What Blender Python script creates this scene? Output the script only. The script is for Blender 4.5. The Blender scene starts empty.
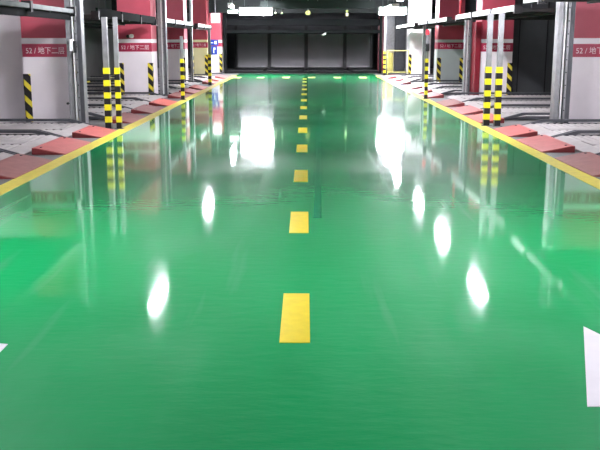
import bpy, bmesh, math, random
from mathutils import Vector, Matrix

random.seed(7)
S = bpy.context.scene
COL = S.collection
PI = math.pi

# ------------------------------------------------------------------ camera
F = 873.0
cam_d = bpy.data.cameras.new('camera')
cam_d.sensor_width = 36.0
cam_d.lens = 36.0 * F / 600.0
cam_d.clip_end = 200
cam = bpy.data.objects.new('camera', cam_d)
COL.objects.link(cam)
cam.location = (0, 0, 1.5)
cam.rotation_euler = (PI / 2 - math.atan2(184.0, F), 0, math.atan2(6.0, F))
S.camera = cam

# ------------------------------------------------------------------ world / exposure
w = bpy.data.worlds.new('world'); S.world = w
w.use_nodes = True
w.node_tree.nodes['Background'].inputs[0].default_value = (0.02, 0.022, 0.022, 1)
w.node_tree.nodes['Background'].inputs[1].default_value = 1.0
S.view_settings.view_transform = 'Standard'
S.view_settings.look = 'None'
S.view_settings.gamma = 1.0
S.view_settings.use_curve_mapping = False
S.view_settings.exposure = 0.72
LAMP = 185.0            # emission strength of the tubes

# ------------------------------------------------------------------ materials
def lin(c):
    return tuple(((v / 255.0) / 12.92 if v / 255.0 <= 0.04045 else ((v / 255.0 + 0.055) / 1.055) ** 2.4) for v in c)

def mat(name, rgb, rough=0.6, metal=0.0, var=0.12, scale=6.0, bump=0.0, bscale=60.0, coat=0.0, spec=0.5, stretch=(1, 1, 1)):
    m = bpy.data.materials.new(name); m.use_nodes = True
    nt = m.node_tree; b = nt.nodes['Principled BSDF']
    c = lin(rgb)
    tc = nt.nodes.new('ShaderNodeTexCoord')
    mp = nt.nodes.new('ShaderNodeMapping'); mp.inputs['Scale'].default_value = stretch
    nt.links.new(tc.outputs['Object'], mp.inputs['Vector'])
    n = nt.nodes.new('ShaderNodeTexNoise'); n.inputs['Scale'].default_value = scale
    n.inputs['Detail'].default_value = 5
    nt.links.new(mp.outputs[0], n.inputs['Vector'])
    r = nt.nodes.new('ShaderNodeValToRGB')
    r.color_ramp.elements[0].position = 0.3; r.color_ramp.elements[1].position = 0.7
    r.color_ramp.elements[0].color = (*[v * (1 - var) for v in c], 1)
    r.color_ramp.elements[1].color = (*[min(1, v * (1 + var)) for v in c], 1)
    nt.links.new(n.outputs['Fac'], r.inputs[0]); nt.links.new(r.outputs[0], b.inputs['Base Color'])
    b.inputs['Roughness'].default_value = rough
    b.inputs['Metallic'].default_value = metal
    b.inputs['Specular IOR Level'].default_value = spec
    b.inputs['Coat Weight'].default_value = coat
    if bump > 0:
        n2 = nt.nodes.new('ShaderNodeTexNoise'); n2.inputs['Scale'].default_value = bscale
        nt.links.new(tc.outputs['Object'], n2.inputs['Vector'])
        bp = nt.nodes.new('ShaderNodeBump'); bp.inputs['Strength'].default_value = bump; bp.inputs['Distance'].default_value = 0.01
        nt.links.new(n2.outputs['Fac'], bp.inputs['Height']); nt.links.new(bp.outputs[0], b.inputs['Normal'])
    return m

def emis(name, rgb, strength):
    m = bpy.data.materials.new(name); m.use_nodes = True
    b = m.node_tree.nodes['Principled BSDF']
    b.inputs['Base Color'].default_value = (0.9, 0.9, 0.9, 1)
    b.inputs['Emission Color'].default_value = (*lin(rgb), 1)
    b.inputs['Emission Strength'].default_value = strength
    return m

def epoxy():
    m = bpy.data.materials.new('green_epoxy'); m.use_nodes = True
    nt = m.node_tree; N = nt.nodes; L = nt.links; b = N['Principled BSDF']
    tc = N.new('ShaderNodeTexCoord')
    def noise(scale, sc, detail=4, rough=0.5):
        mp = N.new('ShaderNodeMapping'); mp.inputs['Scale'].default_value = sc
        L.new(tc.outputs['Object'], mp.inputs['Vector'])
        n = N.new('ShaderNodeTexNoise'); n.inputs['Scale'].default_value = scale
        n.inputs['Detail'].default_value = detail; n.inputs['Roughness'].default_value = rough
        L.new(mp.outputs[0], n.inputs['Vector'])
        return n.outputs['Fac']
    def ramp(src, p0, p1, c0=(0, 0, 0, 1), c1=(1, 1, 1, 1)):
        r = N.new('ShaderNodeValToRGB')
        r.color_ramp.elements[0].position = p0; r.color_ramp.elements[1].position = p1
        r.color_ramp.elements[0].color = c0; r.color_ramp.elements[1].color = c1
        L.new(src, r.inputs[0]); return r.outputs[0]
    g0 = (*lin((0, 144, 78)), 1); g1 = (*lin((0, 164, 92)), 1)
    base = ramp(noise(0.35, (1, 0.5, 1), 3), 0.35, 0.65, g0, g1)
    # worn, dusty film in big soft patches, stretched along the drive direction
    mix = N.new('ShaderNodeMix'); mix.data_type = 'RGBA'
    L.new(base, mix.inputs[6]); mix.inputs[7].default_value = (*lin((120, 178, 145)), 1)
    worn = ramp(noise(0.55, (1, 0.35, 1), 6, 0.6), 0.48, 0.75)
    sc = N.new('ShaderNodeMath'); sc.operation = 'MULTIPLY'; sc.inputs[1].default_value = 0.18
    L.new(worn, sc.inputs[0]); L.new(sc.outputs[0], mix.inputs[0])
    # fine tyre scuffs running down the lane
    mix2 = N.new('ShaderNodeMix'); mix2.data_type = 'RGBA'
    L.new(mix.outputs[2], mix2.inputs[6]); mix2.inputs[7].default_value = (*lin((130, 165, 145)), 1)
    scuff = ramp(noise(5.0, (1, 0.06, 1), 3), 0.62, 0.78)
    s2 = N.new('ShaderNodeMath'); s2.operation = 'MULTIPLY'; s2.inputs[1].default_value = 0.3
    L.new(scuff, s2.inputs[0]); L.new(s2.outputs[0], mix2.inputs[0])
    L.new(mix2.outputs[2], b.inputs['Base Color'])
    rr = ramp(noise(0.8, (1, 0.4, 1), 5), 0.35, 0.7, (0.04, 0.04, 0.04, 1), (0.085, 0.085, 0.085, 1))
    b.inputs['Roughness'].default_value = 0.5
    b.inputs['Specular IOR Level'].default_value = 0.06
    b.inputs['Sheen Weight'].default_value = 0.0
    b.inputs['Sheen Roughness'].default_value = 0.35
    b.inputs['IOR'].default_value = 1.5
    L.new(rr, b.inputs['Coat Roughness'])
    b.inputs['Coat Weight'].default_value = 1.0
    b.inputs['Coat IOR'].default_value = 1.5
    bp = N.new('ShaderNodeBump'); bp.inputs['Strength'].default_value = 1.0; bp.inputs['Distance'].default_value = 0.0045
    L.new(noise(7.0, (0.8, 2.0, 1), 3, 0.55), bp.inputs['Height'])
    L.new(bp.outputs[0], b.inputs['Normal'])
    return m

M = {}
M['epoxy'] = epoxy()
M['concrete'] = mat('grey_concrete', (120, 120, 118), 0.7, scale=2, bump=0.2)
M['ceiling'] = mat('painted_ceiling', (66, 67, 67), 0.8, scale=1.0)
M['dark_ceiling'] = mat('dark_beam_paint', (26, 28, 28), 0.9, spec=0.2)
M['back_wall'] = mat('back_wall_paint', (76, 79, 76), 0.8, scale=1.5)
M['dark_wall'] = mat('dark_grey_wall_panel', (66, 68, 70), 0.7, scale=1.5)
M['matt_black'] = mat('matt_black_paint', (20, 21, 22), 0.95, spec=0.1)
M['dull_edge'] = mat('dull_grey_edge_paint', (120, 122, 122), 0.9, spec=0.1)
M['light_panel'] = mat('light_grey_panel', (125, 125, 127), 0.6, var=0.06, scale=1.5)
M['olive'] = mat('olive_mesh_paint', (112, 106, 44), 0.6)
M['white_paint'] = mat('white_pillar_paint', (240, 232, 234), 0.45, var=0.05, scale=2)
M['cream_paint'] = mat('cream_pillar_paint', (214, 208, 160), 0.5, var=0.06, scale=2)
M['shaded_white_paint'] = mat('shaded_white_pillar_paint', (176, 186, 180), 0.5, var=0.05, scale=2)  # white pillar paint with its shade put into the colour
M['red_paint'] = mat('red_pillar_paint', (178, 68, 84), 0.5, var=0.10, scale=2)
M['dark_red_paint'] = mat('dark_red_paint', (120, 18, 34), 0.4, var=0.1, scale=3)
M['band_red'] = mat('crimson_sign_band', (165, 32, 66), 0.4, var=0.05)
M['letter'] = mat('white_letter_paint', (236, 208, 214), 0.5, var=0.02)
M['galv'] = mat('galvanised_steel', (138, 139, 140), 0.45, metal=0.55, var=0.15, scale=9)
M['pale_steel'] = mat('pale_galvanised_edge', (226, 228, 226), 0.4, metal=0.15, var=0.08, scale=9)
M['dark_steel'] = mat('dark_steel', (74, 76, 80), 0.5, metal=0.3, var=0.15, scale=8)
M['black_steel'] = mat('black_steel', (18, 19, 20), 0.5, metal=0.2)
M['deck'] = mat('pallet_deck_sheet', (164, 160, 157), 0.5, metal=0.15, var=0.12, scale=4)
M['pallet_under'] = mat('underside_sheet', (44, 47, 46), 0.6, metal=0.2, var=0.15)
M['ramp_red'] = mat('red_ramp_paint', (182, 98, 94), 0.5, var=0.10, scale=7, bump=0.2)
M['ramp_dull'] = mat('dusty_red_ramp_paint', (146, 94, 88), 0.6, var=0.14, scale=7, bump=0.2)
M['ramp_bright'] = mat('orange_red_ramp_paint', (204, 92, 78), 0.5, var=0.10, scale=7, bump=0.2)
M['ramp_side'] = mat('ramp_side_paint', (120, 40, 42), 0.5)
M['yellow_line'] = mat('yellow_road_paint', (226, 212, 84), 0.35, var=0.10, scale=10)
M['dash_yellow'] = mat('yellow_dash_paint', (232, 210, 44), 0.3, var=0.07, scale=12)
M['pale_yellow'] = mat('pale_yellow_paint', (206, 204, 120), 0.4, var=0.1)
M['white_line'] = mat('white_road_paint', (226, 222, 226), 0.35, var=0.04)
M['yellow'] = mat('yellow_tape', (236, 222, 30), 0.4, var=0.05)
M['black'] = mat('black_tape', (18, 16, 22), 0.4, var=0.05)
M['rail_yellow'] = mat('yellow_barrier_paint', (176, 170, 96), 0.5)
M['blue'] = mat('blue_sign', (30, 58, 150), 0.4, var=0.05)
M['white_plastic'] = mat('white_plastic', (238, 240, 238), 0.4, var=0.03)
M['black_plastic'] = mat('black_plastic', (20, 20, 22), 0.4)
M['duct'] = mat('grey_duct', (50, 56, 54), 0.7)
M['pipe_red'] = mat('red_fire_pipe', (196, 40, 52), 0.4)
M['tube'] = emis('lamp_tube_glow', (246, 243, 255), LAMP)
M['sign_glow'] = emis('lit_sign_glow', (205, 255, 225), 2.6)
M['box_glow'] = emis('white_lit_box_glow', (255, 255, 255), 1.6)
M['amber'] = emis('small_amber_light', (240, 235, 150), 0.9)

def hazard_mat():
    """diagonal black and yellow bars, in object space"""
    m = bpy.data.materials.new('hazard_guard_stripes'); m.use_nodes = True
    nt = m.node_tree; N = nt.nodes; L = nt.links; b = N['Principled BSDF']
    tc = N.new('ShaderNodeTexCoord'); sep = N.new('ShaderNodeSeparateXYZ')
    L.new(tc.outputs['Object'], sep.inputs[0])
    a = N.new('ShaderNodeMath'); a.operation = 'SUBTRACT'
    L.new(sep.outputs['Z'], a.inputs[0])
    k = N.new('ShaderNodeMath'); k.operation = 'MULTIPLY'; k.inputs[1].default_value = -1.0
    L.new(sep.outputs['X'], k.inputs[0])
    k2 = N.new('ShaderNodeMath'); k2.operation = 'ADD'
    L.new(k.outputs[0], k2.inputs[0]); L.new(sep.outputs['Y'], k2.inputs[1])
    L.new(k2.outputs[0], a.inputs[1])
    d = N.new('ShaderNodeMath'); d.operation = 'DIVIDE'; d.inputs[1].default_value = 0.28
    L.new(a.outputs[0], d.inputs[0])
    f = N.new('ShaderNodeMath'); f.operation = 'FRACT'; L.new(d.outputs[0], f.inputs[0])
    g = N.new('ShaderNodeMath'); g.operation = 'GREATER_THAN'; g.inputs[1].default_value = 0.60
    L.new(f.outputs[0], g.inputs[0])
    mx = N.new('ShaderNodeMix'); mx.data_type = 'RGBA'
    mx.inputs[6].default_value = (*lin((20, 16, 20)), 1); mx.inputs[7].default_value = (*lin((232, 212, 60)), 1)
    L.new(g.outputs[0], mx.inputs[0]); L.new(mx.outputs[2], b.inputs['Base Color'])
    b.inputs['Roughness'].default_value = 0.45
    return m
M['hazard'] = hazard_mat()

# ------------------------------------------------------------------ mesh helpers
class MB:
    def __init__(self): self.bm = bmesh.new(); self.mats = []; self.mi = 0
    def use(self, m):
        if m not in self.mats: self.mats.append(m)
        self.mi = self.mats.index(m); return self
    def _faces(self, fs):
        for f in fs: f.material_index = self.mi
    def box(self, x0, x1, y0, y1, z0, z1, bevel=0.0):
        g = bmesh.ops.create_cube(self.bm, size=1.0)
        for v in g['verts']:
            v.co = Vector(((x0 + x1) / 2 + v.co.x * (x1 - x0), (y0 + y1) / 2 + v.co.y * (y1 - y0), (z0 + z1) / 2 + v.co.z * (z1 - z0)))
        fs = {f for v in g['verts'] for f in v.link_faces}
        self._faces(fs)
        if bevel > 0:
            es = {e for v in g['verts'] for e in v.link_edges}
            r = bmesh.ops.bevel(self.bm, geom=list(es), offset=bevel, segments=2, affect='EDGES', profile=0.5)
            self._faces(r['faces'])
        return self
    def prism(self, pts, axis, a, b):
        """pts: polygon in the two other axes (in x,y,z order), extruded along axis from a to b"""
        def mk(p, t):
            if axis == 'x': return (t, p[0], p[1])
            if axis == 'y': return (p[0], t, p[1])
            return (p[0], p[1], t)
        A = [self.bm.verts.new(mk(p, a)) for p in pts]; B = [self.bm.verts.new(mk(p, b)) for p in pts]
        n = len(pts); fs = [self.bm.faces.new(A), self.bm.faces.new(B[::-1])]
        for i in range(n):
            fs.append(self.bm.faces.new((A[i], B[i], B[(i + 1) % n], A[(i + 1) % n])))
        self._faces(fs)
        return self
    def cyl(self, p, q, r, seg=16, r2=None):
        p = Vector(p); q = Vector(q); d = q - p
        mtx = Matrix.Translation((p + q) / 2) @ d.to_track_quat('Z', 'Y').to_matrix().to_4x4()
        g = bmesh.ops.create_cone(self.bm, cap_ends=True, segments=seg, radius1=r, radius2=r if r2 is None else r2, depth=d.length, matrix=mtx)
        self._faces({f for v in g['verts'] for f in v.link_faces})
        return self
    def ball(self, c, r, sx=1, sy=1, sz=1):
        g = bmesh.ops.create_uvsphere(self.bm, u_segments=16, v_segments=10, radius=r, matrix=Matrix.Translation(c) @ Matrix.Diagonal((sx, sy, sz, 1)))
        self._faces({f for v in g['verts'] for f in v.link_faces})
        return self
    def mesh(self, name):
        bmesh.ops.recalc_face_normals(self.bm, faces=self.bm.faces)
        me = bpy.data.meshes.new(name); self.bm.to_mesh(me); self.bm.free()
        for m in self.mats: me.materials.append(m)
        return me

def build(name, mb, parent=None, loc=(0, 0, 0)):
    o = bpy.data.objects.new(name, mb.mesh(name)); COL.objects.link(o)
    o.location = loc; o.parent = parent
    return o

def build_split(name, mb, parent, loc=(0, 0, 0)):
    """every loose piece of the mesh builder becomes a part of its own"""
    bm = mb.bm; bm.verts.ensure_lookup_table()
    seen = set(); out = []
    for v0 in list(bm.verts):
        if v0 in seen: continue
        isl = []; st = [v0]; seen.add(v0)
        while st:
            v = st.pop(); isl.append(v)
            for e in v.link_edges:
                o_ = e.other_vert(v)
                if o_ not in seen: seen.add(o_); st.append(o_)
        nb = MB(); nb.mats = list(mb.mats); mp = {}
        for v in isl: mp[v] = nb.bm.verts.new(v.co)
        fs = {f for v in isl for f in v.link_faces}
        for f in sorted(fs, key=lambda q: q.index):
            g = nb.bm.faces.new([mp[v] for v in f.verts]); g.material_index = f.material_index
        out.append(build(name, nb, parent, loc))
    return out

def tag(o, label=None, cat=None, group=None, kind=None):
    if label: o['label'] = label
    if cat: o['category'] = cat
    if group: o['group'] = group
    if kind: o['kind'] = kind
    return o

def thing(name, loc, label, cat, group=None):
    o = bpy.data.objects.new(name, None); COL.objects.link(o); o.location = loc
    o.empty_display_size = 0.1
    return tag(o, label, cat, group)

def structure(name, mb, loc=(0, 0, 0)):
    o = build(name, mb, None, loc); o['kind'] = 'structure'; return o

def copy_tree(o, parent=None):
    c = o.copy(); COL.objects.link(c)
    if parent: c.parent = parent
    for ch in list(o.children): copy_tree(ch, c)
    return c

def text_mesh(name, body, size, m, parent, loc, rot, width=None, height=None):
    cu = bpy.data.curves.new(name, 'FONT'); cu.body = body; cu.size = size; cu.extrude = 0.002
    cu.align_x = 'CENTER'; cu.align_y = 'CENTER'
    t = bpy.data.objects.new('tmp', cu); COL.objects.link(t)
    dg = bpy.context.evaluated_depsgraph_get(); dg.update()
    me = bpy.data.meshes.new_from_object(t.evaluated_get(dg)); me.name = name
    bpy.data.objects.remove(t); me.materials.clear(); me.materials.append(m)
    if width:
        xs = [v.co.x for v in me.vertices]; ys = [v.co.y for v in me.vertices]
        kx = width / (max(xs) - min(xs)); cx = (max(xs) + min(xs)) / 2; cy = (max(ys) + min(ys)) / 2
        ky = height / (max(ys) - min(ys)) if height else kx
        for v in me.vertices: v.co.x = (v.co.x - cx) * kx; v.co.y = (v.co.y - cy) * ky
    o = bpy.data.objects.new(name, me); COL.objects.link(o); o.parent = parent
    o.location = loc; o.rotation_euler = rot
    return o

ORD = ['nearest', 'second', 'third', 'fourth', 'fifth', 'sixth', 'seventh', 'eighth', 'ninth', 'tenth', 'eleventh', 'twelfth', 'thirteenth', 'fourteenth']
SIDE = {-1: 'left', 1: 'right'}

# ------------------------------------------------------------------ room shell
CZ = 3.6
XW = 8.8
Y0, Y1 = -9.0, 50.0
structure('floor', MB().use(M['epoxy']).box(-3.12, 3.12, Y0, 41.4, -0.1, 0.0))
structure('floor_bay_left', MB().use(M['concrete']).box(-XW, -3.12, Y0, Y1, -0.1, 0.0))
structure('floor_bay_right', MB().use(M['concrete']).box(3.12, XW, Y0, Y1, -0.1, 0.0))
structure('floor_bay_far', MB().use(M['concrete']).box(-3.12, 3.12, 41.4, Y1, -0.1, 0.0))
structure('ceiling', MB().use(M['ceiling']).box(-XW, XW, Y0, Y1, CZ, CZ + 0.1))
structure('wall_left', MB().use(M['back_wall']).box(-XW - 0.1, -XW, Y0, Y1, -0.1, CZ + 0.1))
structure('wall_right', MB().use(M['back_wall']).box(XW, XW + 0.1, Y0, Y1, -0.1, CZ + 0.1))
structure('wall_front', MB().use(M['back_wall']).box(-XW, XW, Y0 - 0.1, Y0, -0.1, CZ + 0.1))
b = MB().use(M['dark_wall']).box(-XW, XW, Y1, Y1 + 0.1, -0.1, CZ + 0.1)
structure('wall_far', b)
# concrete beams crossing under the ceiling
for i, y in enumerate((0.5, 8.4, 16.4, 24.4, 32.0)):
    structure('trim_%d' % (i + 1), MB().use(M['ceiling']).box(-XW, XW, y - 0.2, y + 0.2, CZ - 0.35, CZ))
structure('trim_6', MB().use(M['dark_ceiling']).box(-XW, XW, 40.6, 41.0, 2.75, CZ))
# pale partition beside the first left pillar, dark partitions beside the right pillars
structure('wall_partition_left', MB().use(M['white_paint']).box(-XW, -5.11, 16.25, 16.45, 0, CZ))
b = MB().use(M['dark_wall']).box(5.5, XW, 24.2, 24.4, 0, CZ)
for x in (5.75, 6.5, 7.25, 8.0):
    b.use(M['black_steel']).box(x, x + 0.03, 24.185, 24.2, 0.1, 3.0)
structure('wall_partition_right', b)
b = MB().use(M['dark_wall']).box(5.5, XW, 31.9, 32.1, 0, CZ)
structure('wall_partition_right_far', b)

# ------------------------------------------------------------------ floor markings
for s in (-1, 1):
    x0, x1 = sorted((s * 3.03, s * 3.24))
    o = build('edge_line', MB().use(M['yellow_line']).box(x0, x1, -6, 39.0, -0.004, 0.004))
    tag(o, 'long yellow painted line along the %s edge of the green lane' % SIDE[s], 'line')
dash_me = None
for k in range(13):
    y = 4.47 + 2.555 * k
    if dash_me is None:
        o = build('lane_dash', MB().use(M['dash_yellow']).box(-0.078, 0.078, 0, 0.88, 0.0, 0.003)); dash_me = o
    else:
        o = dash_me.copy(); COL.objects.link(o)
    o.location = (-0.055, y, 0)
    lab = 'yellow centre dash on the green floor, nearest of the row to the viewer' if k == 0 else 'yellow centre dash on the green floor, %s of the row counted from the viewer' % ORD[k]
    tag(o, lab, 'road marking', 'yellow dashes down the lane centre')
cr = None
for k, x in enumerate((-2.95, -1.87, -0.82, 0.23, 1.28, 2.33)):
    if cr is None: o = cr = build('cross_dash', MB().use(M['pale_yellow']).box(-0.3, 0.3, -0.6, 0.6, 0.0, 0.003))
    else: o = cr.copy(); COL.objects.link(o)
    o.location = (x + (0.12 if k == 0 else 0), 36.9, 0)
    if k == 0: o.scale.x = 0.5
    tag(o, 'pale yellow dash crossing the lane end, %s from the left side' % ('first' if k == 0 else ORD[k]), 'road marking', 'pale dashes across the lane end')
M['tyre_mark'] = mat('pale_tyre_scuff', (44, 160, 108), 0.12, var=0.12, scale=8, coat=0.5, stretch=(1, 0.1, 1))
def ribbon(pts, wd, label):
    Lp = [(x - wd / 2, y) for x, y in pts]; Rp = [(x + wd / 2, y) for x, y in reversed(pts)]
    o = build('tyre_mark', MB().use(M['tyre_mark']).prism(Lp + Rp, 'z', 0.0, 0.0015))
    tag(o, label, 'scuff')
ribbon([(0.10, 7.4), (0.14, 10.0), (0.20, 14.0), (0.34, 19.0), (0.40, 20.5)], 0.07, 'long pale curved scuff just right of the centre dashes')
def arrow(tip, d, label):
    x, y = tip
    P = [(0, 0), (0.36, -1.05), (0.08, -1.05), (0.08, -2.6), (-0.08, -2.6), (-0.08, -1.05), (-0.31, -1.05)]
    o = build('lane_arrow', MB().use(M['white_line']).prism([(x + d * a, y + d * c) for a, c in P], 'z', 0.0, 0.003))
    tag(o, label, 'road marking')
arrow((1.49, 4.48), 1, 'white arrowhead on the green floor at the right edge, pointing ahead')
o = build('lane_arrow', MB().use(M['white_line']).prism([(-1.505, 4.18), (-1.505, 2.6), (-1.35, 2.6), (-1.68, 1.6), (-2.01, 2.6), (-1.86, 2.6), (-1.86, 4.25)], 'z', 0.0, 0.003))
tag(o, 'white painted arrow on the green floor at the left edge, only a corner showing', 'road marking')

# ------------------------------------------------------------------ pillars
CN = '52 / \u5730\u4e0b\u4e8c\u5c42'
def guard_mb(hh, cx):
    """L-shaped corner guard; origin at the pillar corner; cx = +1 when the pillar extends to +x"""
    t = 0.012; wd = 0.12
    b = MB().use(M['hazard'])
    xs = sorted((-cx * t, cx * wd))
    b.box(xs[0], xs[1], -t, 0, 0.06, hh)
    xs = sorted((-cx * t, 0))
    b.box(xs[0], xs[1], -t, wd, 0.06, hh)
    return b
def pillar(x0, x1, y, label, lower='white_paint', text=True, guards=(0, 1), dep=0.85, side_red=0):
    r = thing('pillar', ((x0 + x1) / 2, y + dep / 2, 0), label, 'pillar', 'painted pillars between the parking bays')
    hw = (x1 - x0) / 2; hd = dep / 2
    b = MB().use(M[lower]).box(-hw, hw, -hd, hd, 0, 1.22)
    b.use(M['white_paint'] if lower == 'white_paint' else M[lower]).box(-hw, hw, -hd, hd, 1.45, 1.55)
    b.use(M['red_paint']).box(-hw, hw, -hd, hd, 1.55, CZ - 0.36)
    build('shaft', b, r)
    sb = build('sign_band', MB().use(M['band_red']).box(-hw - 0.003, hw + 0.003, -hd - 0.003, hd + 0.003, 1.22, 1.45), r)
    if text:
        t = text_mesh('lettering', CN, 0.14, M['letter'], sb, (0, -hd - 0.005, 1.335), (PI / 2, 0, 0), width=(x1 - x0) * 0.84, height=0.125)
    build('skirting', MB().use(M['dark_steel']).box(-hw - 0.01, hw + 0.01, -hd - 0.01, hd + 0.01, 0, 0.05), r)
    if 0 in guards: build('corner_guard', guard_mb(0.92, 1), r, (-hw, -hd, 0))
    if 1 in guards: build('corner_guard', guard_mb(0.92, -1), r, (hw, -hd, 0))
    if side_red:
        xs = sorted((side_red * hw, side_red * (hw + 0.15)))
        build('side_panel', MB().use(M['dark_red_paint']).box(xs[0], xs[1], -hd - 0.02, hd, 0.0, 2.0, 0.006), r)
    return r
pillar(-4.99, -4.17, 16.0, 'white and red pillar on the left with crimson number band, nearest to the viewer', guards=(0,))
pillar(-4.96, -4.07, 23.95, 'white and red pillar second on the left, small camera above its band')
pillar(-4.94, -4.22, 31.4, 'white and red pillar third on the left, half hidden by a thin striped post')
pillar(-4.78, -4.08, 37.4, 'cream lower pillar on the left just before the blue sign', lower='cream_paint', guards=(0, 1))
pillar(4.64, 5.52, 16.0, 'white and red pillar cut by the right edge of the photo', guards=(1,))
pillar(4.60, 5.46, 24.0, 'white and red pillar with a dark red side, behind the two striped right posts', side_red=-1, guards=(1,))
pillar(4.56, 5.46, 31.4, 'red topped pillar, shade put into its grey green lower colour, third on the right', lower='shaded_white_paint', guards=(0, 1))
# plain white pillars at the lane end
def plain_pillar(x0, x1, y, dep, label, red=False, guards=(0,)):
    r = thing('pillar', ((x0 + x1) / 2, y + dep / 2, 0), label, 'pillar', 'painted pillars between the parking bays')
    hw = (x1 - x0) / 2; hd = dep / 2
    b = MB().use(M['white_paint']).box(-hw, hw, -hd, hd, 0, 1.45 if red else CZ - 0.01)
    if red: b.use(M['red_paint']).box(-hw, hw, -hd, hd, 1.55, CZ - 0.01); b.use(M['white_paint']).box(-hw, hw, -hd, hd, 1.45, 1.55)
    build('shaft', b, r)
    if red: build('sign_band', MB().use(M['band_red']).box(-hw - 0.003, hw + 0.003, -hd - 0.003, hd + 0.003, 1.24, 1.42), r)
    build('skirting', MB().use(M['dark_steel']).box(-hw - 0.01, hw + 0.01, -hd - 0.01, hd + 0.01, 0, 0.05), r)
    if 0 in guards: build('corner_guard', guard_mb(0.92, 1), r, (-hw, -hd, 0))
    if 1 in guards: build('corner_guard', guard_mb(0.92, -1), r, (hw, -hd, 0))
    return r
plain_pillar(4.50, 5.46, 39.6, 1.0, 'bright all white pillar at the right end of the lane')
plain_pillar(-4.66, -3.86, 41.3, 0.8, 'white pillar with blue sign at the far left corner', red=True, guards=(1,))

# ------------------------------------------------------------------ steel lift columns (H section)
def column(x, y, s, label, top=3.35, sensor=False, w_=0.28):
    r = thing('steel_column', (x, y, 0), label, 'column', 'galvanised columns of the car lifts')
    h = w_ / 2; b = MB().use(M['galv'])
    b.prism([(-h, -0.11), (-h + w_ * 0.30, -0.11), (-h + w_ * 0.30, -0.10), (-h + 0.01, -0.10), (-h + 0.01, 0.10), (h - 0.01, 0.10),
             (h - 0.01, -0.10), (h - w_ * 0.42, -0.10), (h - w_ * 0.42, -0.11), (h, -0.11), (h, 0.11), (-h, 0.11)], 'z', 0.02, top)
    build('shaft', b, r)
    build('highlight_strip', MB().use(M['pale_steel']).box(-w_ * 0.12, -w_ * 0.01, -0.10, 0.10, 0.03, top - 0.02, 0.003), r)  # highlight down the column, put in as a pale strip
    build('flange_plate', MB().use(M['dark_steel']).box(w_ * 0.22, h - 0.005, -0.116, -0.11, 0.03, top - 0.02, 0.001), r)
    build('base_plate', MB().use(M['dark_steel']).box(-h - 0.05, h + 0.05, -0.17, 0.17, 0, 0.02), r)
    n = MB().use(M['black_steel'])
    for k in range(14):
        z = 0.3 + 0.22 * k
        n.cyl((w_ * 0.14, -0.11, z), (w_ * 0.14, -0.116, z), 0.012, 8)
    build_split('bolt', n, r)
    if sensor:
        q = MB().use(M['white_plastic']).cyl((-0.03, -0.2, 1.33), (-0.03, -0.2, 1.53), 0.04)
        q.use(M['black_plastic']).box(-0.09, 0.05, -0.2, -0.118, 1.44, 1.5).cyl((0.03, -0.2, 1.30), (0.03, -0.2, 1.50), 0.03)
        build('photo_sensor', q, r)
        build('knob', MB().use(M['black_plastic']).cyl((-0.16, -0.1, 0.42), (-0.16, -0.15, 0.42), 0.022), r)
    return r
column(-3.97, 15.75, -1, 'galvanised column in front of the nearest left pillar, white sensor on it', sensor=True, w_=0.27)
column(-3.93, 24.9, -1, 'grey steel column beside the second left pillar with the camera', w_=0.22)
column(-4.0, 31.6, -1, 'grey steel column beside the third left pillar', w_=0.08)
column(4.42, 15.75, 1, 'galvanised column beside the right edge pillar')
column(4.36, 24.6, 1, 'pale steel column beside the dark red pillar side on the right', w_=0.17, top=2.1)
column(4.18, 31.9, 1, 'thin steel column beside the third right pillar', w_=0.16, top=2.1)

# ------------------------------------------------------------------ striped posts
def post(x, y, label, top=1.9, wd=0.105, zs=1.05, beacon=False, band=0.105, arm=0):
    r = thing('striped_post', (x, y, 0), label, 'post', 'yellow and black banded posts along the lane')
    h = wd / 2
    n = 10
    b = MB()
    for k in range(n):
        z0 = 0.01 + (zs - 0.01) * k / n; z1 = 0.01 + (zs - 0.01) * (k + 1) / n
        b.use(M['yellow'] if k % 2 else M['black']).box(-h, h, -h, h, z0, z1)
    build('banded_sleeve', b, r)
    u = MB().use(M['galv']).box(-h * 0.85, h * 0.85, -h * 0.85, h * 0.85, zs, top, 0.004)
    build('upper_tube', u, r)
    build('foot_plate', MB().use(M['dark_steel']).box(-h - 0.03, h + 0.03, -h - 0.03, h + 0.03, 0.004, 0.012), r)
    if beacon:
        build('beacon', MB().use(M['pipe_red']).cyl((0, 0, top), (0, 0, top + 0.13), 0.055, 16, 0.04), r)
        build('switch_box', MB().use(M['black_plastic']).box(-0.045, 0.045, -0.1, -h, top - 0.42, top - 0.22, 0.01), r)
    if arm:
        xs = sorted((0, arm))
        build('bracket_arm', MB().use(M['pale_steel']).box(xs[0], xs[1], -0.04, 0.04, top, top + 0.06, 0.005), r)
    return r
post(-3.37, 15.35, 'banded post on the left, outer one of the near pair', top=1.9)
post(-3.19, 15.35, 'banded post on the left, lane side one of the near pair', top=1.9, wd=0.085)
post(3.19, 15.95, 'banded post on the right, lane side one of the near pair', top=1.98)
post(3.36, 15.85, 'banded post on the right, outer one of the near pair', top=1.98)
post(-3.14, 22.9, 'thin banded post alone before the third left pillar', top=1.62, wd=0.09)
post(-3.25, 30.4, 'banded post at the far left beside the cream pillar', top=1.9, wd=0.11)
post(3.10, 23.3, 'thin banded post on the right with red beacon on top', top=1.66, wd=0.085, beacon=True)
post(3.42, 39.3, 'banded post at the far right end of the yellow barrier', top=2.55, wd=0.10)

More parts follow.
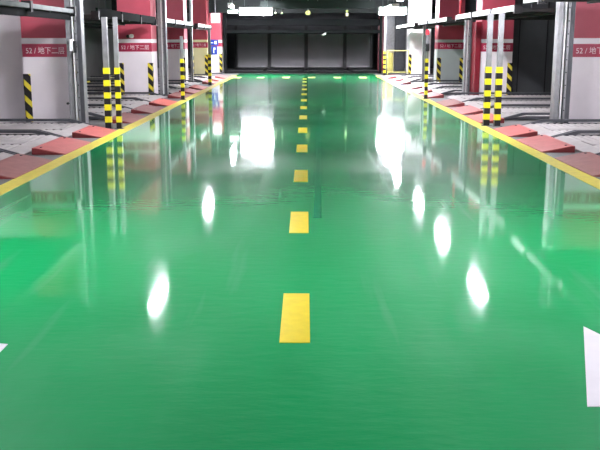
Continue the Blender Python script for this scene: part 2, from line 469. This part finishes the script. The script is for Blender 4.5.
# ------------------------------------------------------------------ red entry ramps
ramp_me = {}
def ramp_mesh(mname, L):
    key = (mname, round(L, 2))
    if key not in ramp_me:
        b = MB().use(M[mname])
        # wedge in x (towards the bay) and z; local x = 0 lip, 0.44 top end
        b.prism([(0, 0.004), (0.0, 0.014), (0.40, 0.092), (0.45, 0.092), (0.45, 0.004)], 'y', 0.0, L)
        me = b.mesh('plate')
        c = MB().use(M['ramp_side']).prism([(0.02, 0.004), (0.40, 0.088), (0.45, 0.088), (0.45, 0.004)], 'y', 0, 0.006)
        k = MB().use(M['dark_steel']).cyl((0.36, 0, 0.086), (0.36, 0, 0.0945), 0.018, 8)
        ramp_me[key] = (me, c.mesh('cheek_plate'), k.mesh('bolt'))
    return ramp_me[key]
def ramp(s, y, L, mname, label):
    r = thing('entry_ramp', (s * 3.17, y, 0), label, 'ramp', 'red entry ramps along the %s edge' % SIDE[s])
    if s < 0: r.rotation_euler.z = PI; r.location.y = y + L
    a, c, k = ramp_mesh(mname, L)
    for n, me, ly in (('plate', a, 0), ('cheek_plate', c, -0.006), ('cheek_plate', c, L), ('bolt', k, 0.12), ('bolt', k, L - 0.12)):
        o = bpy.data.objects.new(n, me); COL.objects.link(o); o.parent = r; o.location.y = ly
        if n == 'plate': top_plate = o
        if n == 'bolt': o.parent = top_plate
    return r
RL = [(7.75, 1.45, 'ramp_dull'), (9.72, 1.5, 'ramp_dull'), (11.8, 1.42, 'ramp_red'), (13.85, 1.15, 'ramp_red'),
      (16.3, 1.5, 'ramp_dull'), (18.5, 1.5, 'ramp_dull'), (20.6, 1.5, 'ramp_bright'), (23.4, 1.5, 'ramp_dull'),
      (25.5, 1.5, 'ramp_red'), (27.6, 1.5, 'ramp_bright'), (31.2, 1.5, 'ramp_red'), (33.4, 1.5, 'ramp_bright'), (35.6, 1.5, 'ramp_red')]
RR = [(7.85, 1.45, 'ramp_dull'), (9.95, 1.55, 'ramp_dull'), (12.1, 1.5, 'ramp_red'), (14.05, 1.2, 'ramp_red'),
      (16.4, 1.4, 'ramp_bright'), (18.3, 1.5, 'ramp_red'), (20.5, 1.5, 'ramp_dull'), (23.6, 1.5, 'ramp_red'),
      (25.7, 1.5, 'ramp_bright'), (27.9, 1.5, 'ramp_red'), (31.0, 1.5, 'ramp_bright'), (33.3, 1.5, 'ramp_bright'), (35.8, 1.5, 'ramp_red')]
CN_ = {'ramp_dull': 'dusty brownish red', 'ramp_red': 'pinkish red', 'ramp_bright': 'bright orange red'}
for s, R in ((-1, RL), (1, RR)):
    for k, (y, L, m) in enumerate(R):
        ramp(s, y, L, m, '%s wedge ramp beside the %s yellow line, %s from the viewer' % (CN_[m], SIDE[s], ORD[k]))

# ------------------------------------------------------------------ ground-level pallets
def rail_mb(L):
    b = MB().use(M['dark_steel'])
    # side profile: tapers down at the lane end
    b.prism([(0.05, 0.03), (0.05, 0.05), (0.42, 0.15), (L, 0.15), (L, 0.105), (0.48, 0.105), (0.12, 0.03)], 'y', 0.0, 0.05)
    b.prism([(0.0, 0.02), (0.5, 0.08), (L, 0.08), (L, 0.02)], 'y', 0.03, 0.05)
    return b
def deck_mb(L, W, pitch=0.12):
    pts = [(0.0, 0.03), (0.2, 0.08)]; x = 0.25
    while x < L - 0.01:
        pts += [(x, 0.068), (x + pitch * 0.25, 0.068), (x + pitch * 0.4, 0.08), (x + pitch * 0.85, 0.08)]
        x += pitch
    lo = [(p[0], p[1] - 0.012) for p in reversed(pts)]
    return MB().use(M['deck']).prism(pts + lo, 'y', 0.055, W - 0.055)
pal = {}
def pallet(s, y, W, label, L=4.75):
    key = round(W, 2)
    if key not in pal:
        d = deck_mb(L, W).mesh('deck'); rl = rail_mb(L).mesh('side_rail')
        g = MB().use(M['deck']).prism([(0.25, 0.062), (0.25, 0.084), (L, 0.084), (L, 0.062)], 'y', W * 0.38, W * 0.62).mesh('centre_strip')
        st = MB().use(M['yellow']).box(L - 0.9, L - 0.84, 0.35, W * 0.36, 0.085, 0.13).mesh('wheel_stop')
        pal[key] = (d, rl, g, st)
    r = thing('parking_pallet', (s * 3.68, y, 0), label, 'parking platform', 'ground parking pallets on the %s' % SIDE[s])
    if s < 0: r.rotation_euler.z = PI; r.location.y = y + W
    d, rl, g, st = pal[key]
    for n, me, ly in (('deck', d, 0), ('side_rail', rl, 0), ('side_rail', rl, W - 0.05), ('centre_strip', g, 0), ('wheel_stop', st, 0)):
        o = bpy.data.objects.new(n, me); COL.objects.link(o); o.parent = r; o.location.y = ly
    return r
PY = [(9.45, 2.1), (11.57, 2.1), (13.69, 1.95), (17.0, 2.25), (19.27, 2.25), (21.54, 2.25), (24.95, 2.1), (27.07, 2.1), (29.19, 2.1), (32.5, 2.2), (34.72, 2.2), (36.94, 2.2)]
for s in (-1, 1):
    for k, (y, W) in enumerate(PY):
        if s == 1 and k == 11: continue
        yy = y
        if k in (9, 10, 11) and s < 0 and k == 11: continue
        L = 4.75
        pallet(s, yy, W, 'pale ribbed ground pallet in the %s bays, %s from the viewer' % (SIDE[s], ORD[k]), L)

# ------------------------------------------------------------------ raised pallets and their carrying beams
def upper(s, y0, y1, z, label, x_in=3.88, parts=3, edge='pale_steel', fascia=0.11, beam=0, skirt=0):
    r = thing('raised_platform', (s * x_in, y0, z), label, 'parking platform', 'raised steel platforms above the bays')
    W = y1 - y0; L = 8.6 - x_in
    X = lambda a, c: sorted((s * a, s * c))
    e = MB().use(M[edge])
    a, c = X(0, 0.05)
    for k in range(parts):
        p0 = W * k / parts + 0.05; p1 = W * (k + 1) / parts - 0.05
        e.box(a, c, p0, p1, 0.0, fascia, 0.006)
    build_split('edge_profile', e, r)
    j = MB().use(M['black_steel'])
    for k in range(parts + 1):
        p = min(max(W * k / parts, 0.04), W - 0.04)
        xx = X(-0.02, 0.12); j.box(xx[0], xx[1], p - 0.05, p + 0.05, -0.05, 0.11)
    build_split('hook_bracket', j, r)
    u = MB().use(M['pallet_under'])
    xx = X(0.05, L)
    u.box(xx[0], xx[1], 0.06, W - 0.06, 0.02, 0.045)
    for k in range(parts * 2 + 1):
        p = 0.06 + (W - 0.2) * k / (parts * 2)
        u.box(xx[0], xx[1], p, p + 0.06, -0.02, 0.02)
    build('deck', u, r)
    t = MB().use(M['black_steel'])
    for q in (0.8, 2.6, 4.4):
        xx = X(q, q + 0.08); t.box(xx[0], xx[1], 0.06, W - 0.06, -0.05, -0.02)
    build_split('cross_member', t, r)
    if skirt:
        xx = X(0.06, 0.12)
        build('side_beam', MB().use(M['matt_black']).box(xx[0], xx[1], 0.06, W - 0.06, -skirt, 0.0, 0.004), r)
    if beam:
        xx = X(0, 0.06)
        build('carrying_beam', MB().use(M['pale_steel']).box(xx[0], xx[1], W, W + beam, 0.0, fascia, 0.006), r)
    # hangers up to the ceiling keep it aloft
    h = MB().use(M['dark_steel'])
    for q in (1.9, 4.3):
        for p in (0.3, W - 0.3):
            xx = q * s; h.cyl((xx, p, 0.04), (xx, p, CZ - z), 0.012, 6)
    build_split('lifting_rod', h, r)
    return r
upper(-1, 8.2, 15.55, 1.96, 'raised platform at the upper left corner with dark underside, nearest on the left', edge='dull_edge', fascia=0.07, skirt=0.11)
upper(-1, 17.1, 23.7, 1.95, 'raised dark platform on the left between the first two pillars', edge='matt_black', fascia=0.17)
upper(-1, 25.0, 31.2, 2.02, 'raised platform on the left with bright edge, between second and third pillars', skirt=0.12)
upper(-1, 32.5, 37.2, 2.02, 'raised platform on the left beyond the third pillar', parts=2, skirt=0.1)
upper(1, 8.6, 15.55, 2.17, 'raised platform at the upper right corner with bright white end, nearest on the right', edge='dull_edge', beam=1.1)
upper(1, 17.1, 23.8, 2.06, 'raised platform on the right above the two striped posts, bright white edge')
upper(1, 25.1, 31.2, 2.05, 'raised platform on the right between the red sided and third pillars')
upper(1, 32.5, 39.3, 2.04, 'raised platform on the right before the all white pillar')

# ------------------------------------------------------------------ dark double-deck row across the lane end
er = thing('end_parking_rack', (0, 41.4, 0), 'dark double deck parking rack closing the far end of the lane', 'parking rack')
f = MB().use(M['dark_steel'])
for x in (-3.7, -1.95, -0.0, 2.05, 3.45):
    build('post', MB().use(M['black_steel']).box(x - 0.07, x + 0.07, 5.6, 5.74, 0, 2.6), er)
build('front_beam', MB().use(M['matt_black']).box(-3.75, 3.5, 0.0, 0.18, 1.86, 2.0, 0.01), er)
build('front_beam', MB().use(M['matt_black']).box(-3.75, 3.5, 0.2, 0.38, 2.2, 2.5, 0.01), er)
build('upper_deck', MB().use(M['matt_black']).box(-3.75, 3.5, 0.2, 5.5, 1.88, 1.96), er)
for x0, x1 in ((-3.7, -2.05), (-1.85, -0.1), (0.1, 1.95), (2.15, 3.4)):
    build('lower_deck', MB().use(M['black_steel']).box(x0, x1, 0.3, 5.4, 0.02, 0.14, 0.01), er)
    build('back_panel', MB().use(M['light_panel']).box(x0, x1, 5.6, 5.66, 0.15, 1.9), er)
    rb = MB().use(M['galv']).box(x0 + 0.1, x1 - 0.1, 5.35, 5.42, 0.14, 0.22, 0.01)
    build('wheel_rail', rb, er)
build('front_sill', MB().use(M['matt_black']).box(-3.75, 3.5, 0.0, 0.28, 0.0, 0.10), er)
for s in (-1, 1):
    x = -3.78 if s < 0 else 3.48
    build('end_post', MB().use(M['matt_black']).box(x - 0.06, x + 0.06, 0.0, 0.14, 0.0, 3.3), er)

# grey panels and the yellow barrier at the right of the lane end
gp = thing('grey_panel_screen', (4.2, 45.5, 0), 'tall grey panelled screen behind the yellow barrier', 'screen')
for k, (x0, x1, m) in enumerate(((3.6, 3.95, 'dark_red_paint'), (3.98, 4.45, 'galv'), (4.48, 5.0, 'dark_steel'), (5.03, 5.6, 'galv'))):
    build('panel', MB().use(M[m]).box(x0 - 4.2, x1 - 4.2, 0, 0.08, 0.0, 2.75, 0.01), gp)
br = thing('yellow_barrier', (3.5, 39.3, 0), 'pale yellow tube barrier between striped post and white pillar', 'barrier')
b = MB().use(M['rail_yellow']).cyl((0.06, 0, 1.08), (1.0, 0, 1.08), 0.02)
build('top_rail', b, br)
build('upright', MB().use(M['rail_yellow']).cyl((0.06, 0.0, 0), (0.06, 0.0, 1.08), 0.02), br)
build('upright', MB().use(M['rail_yellow']).cyl((0.98, 0.0, 0), (0.98, 0.0, 1.08), 0.02), br)
me = MB().use(M['olive'])
me.box(0.08, 0.30, -0.01, 0.01, 0.12, 1.0)
build('mesh_panel', me, br)
build('lower_rail', MB().use(M['rail_yellow']).cyl((0.06, 0, 0.14), (1.0, 0, 0.14), 0.02), br)

# ------------------------------------------------------------------ lamps
def lamp(x, y, z, label, L=1.25, along=True, r_=0.035, wd=0.13):
    r = thing('tube_lamp', (x, y, z), label, 'lamp', 'white tube lamps hung above the lane')
    if not along: r.rotation_euler.z = PI / 2
    h = L / 2
    t = MB().use(M['tube'])
    for q in (-wd / 2 + r_, wd / 2 - r_):
        t.cyl((q, -h + 0.03, 0), (q, h - 0.03, 0), r_, 12)
    build_split('tube', t, r)
    build('housing', MB().use(M['white_plastic']).box(-wd / 2, wd / 2, -h, h, r_ + 0.005, r_ + 0.06, 0.006), r)
    e = MB().use(M['white_plastic'])
    for p in (-h - 0.01, h - 0.02): e.box(-wd / 2, wd / 2, p, p + 0.03, -r_, r_ + 0.06)
    build_split('end_cap', e, r)
    g = MB().use(M['galv'])
    for p in (-h * 0.7, h * 0.7): g.cyl((0, p, r_ + 0.06), (0, p, CZ - z), 0.006, 6)
    build_split('hanger_rod', g, r)
    return r
LZ = 2.75
k = {'l': 0, 'r': 0}
for x, y in ((-2.45, 14.3), (-2.5, 22.4), (-2.72, 33.0)):
    lamp(x, y, LZ, 'white tube lamp over the left lane side, %s from the viewer, along the lane' % ORD[k['l']]); k['l'] += 1
for x, y in ((2.96, 14.9), (2.98, 19.0), (2.97, 23.0), (2.85, 27.5), (3.2, 34.6)):
    lamp(x, y, LZ, 'white tube lamp over the right lane side, %s from the viewer, along the lane' % ORD[k['r']], L=1.25 if y < 30 else 3.4, wd=0.13 if y < 30 else 0.3); k['r'] += 1
lamp(-2.1, 38.2, 2.72, 'white lamp, broadened by its built-in bloom, hung across the lane end at left', L=1.4, along=False, r_=0.13, wd=0.5)  # oversized tubes here and below stand in for the lamps' bloom
lamp(3.55, 37.6, 2.72, 'white lamp, broadened by its built-in bloom, beside the all white pillar at right', L=1.15, along=False, r_=0.13, wd=0.5)
for x, y, n in ((-2.6, 6.4, 'left lane side overhead near the viewer'), (2.9, 6.4, 'right lane side overhead near the viewer'), 
                (-2.6, -2.0, 'left lane side, added unseen behind the viewer'), (2.9, -2.0, 'right lane side, added unseen behind the viewer')):
    lamp(x, y, 3.1, 'white tube lamp hung over the ' + n, L=1.25 if y < 0 else 1.8)  # pair behind the viewer is unseen, added to light the pillar fronts
# fill lamps added under the first raised decks to brighten the near pillars
for x, y, z, n, q in ((-5.5, 11.0, 1.80, 'left', 0.4), (5.5, 11.6, 2.02, 'right', 1.3)):
    r = thing('fill_lamp', (x, y, z), 'short fill lamp added under the nearest raised platform on the %s' % n, 'lamp')
    build('tube', MB().use(M['tube']).cyl((-q / 2, 0, 0), (q / 2, 0, 0), 0.03, 12), r)
    build('housing', MB().use(M['white_plastic']).box(-q / 2 - 0.02, q / 2 + 0.02, -0.06, 0.06, 0.035, 0.085, 0.005), r)
# lamps over the bays
for x, y, n in ((-6.4, 12.0, 'left bay before the nearest pillar'), (6.6, 12.0, 'right bay before the nearest pillar'),
                (-6.2, 20.5, 'left bay behind the nearest pillar'), (-6.2, 28.0, 'left bay behind the second pillar')):
    lamp(x, y, 3.2, 'white tube lamp hung over the ' + n)

# ------------------------------------------------------------------ signs and small fittings
sg = thing('blue_sign', (-4.22, 41.27, 1.1), 'small blue sign with white marks on the far left white pillar', 'sign')
build('plate', MB().use(M['blue']).box(-0.28, 0.22, -0.03, 0.0, 0.20, 0.46), sg)
build('plate', MB().use(M['blue']).box(-0.12, 0.16, -0.03, 0.0, -0.22, 0.17), sg)
mk = MB().use(M['white_plastic'])
mk.box(-0.20, -0.02, -0.035, -0.03, 0.30, 0.34).box(0.04, 0.14, -0.035, -0.03, 0.26, 0.40).box(-0.02, 0.02, -0.035, -0.03, -0.15, 0.10).box(0.02, 0.08, -0.035, -0.03, 0.0, 0.10)
build_split('white_mark', mk, sg)
wb = thing('lit_white_box', (-4.02, 40.2, 2.3), 'lit white square box sign above the blue sign', 'sign')
build('casing', MB().use(M['white_plastic']).box(-0.2, 0.2, 0.0, 0.12, 0, 0.42, 0.01), wb)
build('face', MB().use(M['box_glow']).box(-0.18, 0.18, -0.01, 0.0, 0.02, 0.40), wb)
build('hanger', MB().use(M['galv']).cyl((0, 0.06, 0.42), (0, 0.06, CZ - 2.3), 0.012, 8), wb)
ex = thing('exit_sign', (-3.12, 38.6, 2.66), 'small greenish lit sign hung left of the broad lamp', 'sign')
build('casing', MB().use(M['white_plastic']).box(-0.22, 0.22, 0.0, 0.05, 0, 0.16, 0.01), ex)
build('face', MB().use(M['sign_glow']).box(-0.2, 0.2, -0.008, 0.0, 0.02, 0.14), ex)
build('hanger', MB().use(M['galv']).cyl((0, 0.025, 0.16), (0, 0.025, CZ - 2.66), 0.008, 8), ex)
cm = thing('small_camera', (-4.62, 23.95, 1.63), 'small white and black camera on the second left pillar', 'camera')
build('body', MB().use(M['white_plastic']).cyl((0.04, -0.16, 0), (0.04, 0.0, 0), 0.05), cm)
build('lens', MB().use(M['black_plastic']).cyl((-0.05, -0.14, -0.01), (-0.05, -0.03, -0.01), 0.045).box(-0.03, 0.03, -0.06, 0, -0.02, 0.02), cm)

# ------------------------------------------------------------------ ceiling services
d = None
d = thing('unseen_duct', (0, 0, 3.0), 'wide grey duct added unseen under the ceiling to darken the lane reflection', 'duct')  # unseen, made dark and wide to deepen the floor's reflection
dd = MB().use(M['duct']).box(-1.5, 1.5, -6, 31, 0.0, 0.24, 0.01)
build('casing', dd, d)
fl = MB().use(M['duct'])
for y in range(-5, 31, 2): fl.box(-1.53, 1.53, y, y + 0.04, -0.02, 0.26)
build_split('flange', fl, d)
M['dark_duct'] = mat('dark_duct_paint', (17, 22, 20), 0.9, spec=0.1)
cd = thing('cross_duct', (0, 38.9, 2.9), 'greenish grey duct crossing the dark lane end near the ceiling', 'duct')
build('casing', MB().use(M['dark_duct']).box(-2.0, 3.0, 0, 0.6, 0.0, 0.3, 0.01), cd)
for x in (-1.8, 0.5, 2.8): build('hanger_rod', MB().use(M['galv']).cyl((x, 0.3, 0.3), (x, 0.3, CZ - 2.9), 0.012, 6), cd)
M['pipe_grey'] = mat('grey_pipe_paint', (92, 94, 94), 0.6)
for i, (x, z, lab) in enumerate(((2.75, 3.3, 'right'),)):
    p = build('fire_pipe', MB().use(M['pipe_grey']).cyl((x, -6, z), (x, 39, z), 0.05, 12))
    tag(p, 'long grey fire pipe under the ceiling over the %s lane side' % lab, 'pipe')
p = build('riser_pipe', MB().use(M['pipe_red']).cyl((4.28, 25.0, 2.14), (4.28, 25.0, CZ), 0.03, 12))
tag(p, 'bright pink red vertical pipe above the raised platform beside the pale column', 'pipe')
fx = [(0.08, 39.9, 2.78, 'round pale yellow fitting'), (0.45, 39.9, 2.66, 'thin grey rod fitting'), (1.75, 39.9, 2.66, 'small yellow hanging light'),
      (0.78, 41.2, 1.74, 'tiny pale lamp on the rack beam'), (-1.0, 41.2, 2.75, 'pair of tiny pale lights')]
a = thing('hanging_fitting', (0.08, 40.2, 2.74), 'round pale yellow fitting hung in the dark lane end', 'fitting')
build('disc', MB().use(M['pale_yellow']).ball((0, 0, 0), 0.12, 1, 0.5, 0.9), a)
build('hanger', MB().use(M['galv']).cyl((0, 0, 0.1), (0, 0, 0.86), 0.01, 8), a)
a = thing('hanging_light', (1.8, 40.2, 2.68), 'small yellow hanging light in the dark lane end, right of the round fitting', 'lamp')
build('bulb', MB().use(M['amber']).cyl((0, 0, -0.08), (0, 0, 0.06), 0.05, 12), a)
build('cap', MB().use(M['pale_yellow']).cyl((0, 0, 0.1), (0, 0, 0.17), 0.06, 12), a)
build('hanger', MB().use(M['galv']).cyl((0, 0, 0.06), (0, 0, 0.9), 0.008, 8), a)
a = thing('beam_lamp', (0.82, 41.35, 1.80), 'tiny pale lamp fixed under the dark rack beam', 'lamp')
build('shade', MB().use(M['pale_steel']).cyl((-0.08, 0, -0.04), (0.08, 0, 0.04), 0.045, 12), a)
for nm, x in (('left', -1.36), ('right', -1.08)):
    a = thing('indicator_light', (x, 41.2 - 0.9, 2.74), 'tiny pale light right of the broad left lamp, %s of two' % nm, 'lamp')
    build('lens', MB().use(M['amber']).ball((0, 0, 0), 0.04), a)
    build('hanger', MB().use(M['galv']).cyl((0, 0, 0.03), (0, 0, 0.86), 0.006, 6), a)

# ------------------------------------------------------------------ survey correction of the standing positions
for o in list(COL.objects):
    if o.parent is None and o.type in {'MESH', 'EMPTY'} and not o.get('kind') and o.location.length > 0.01 and o.name.split('.')[0] not in ('unseen_duct',):
        o.location.x *= 1.02
        o.location.y = 1.0133 * o.location.y - 0.316
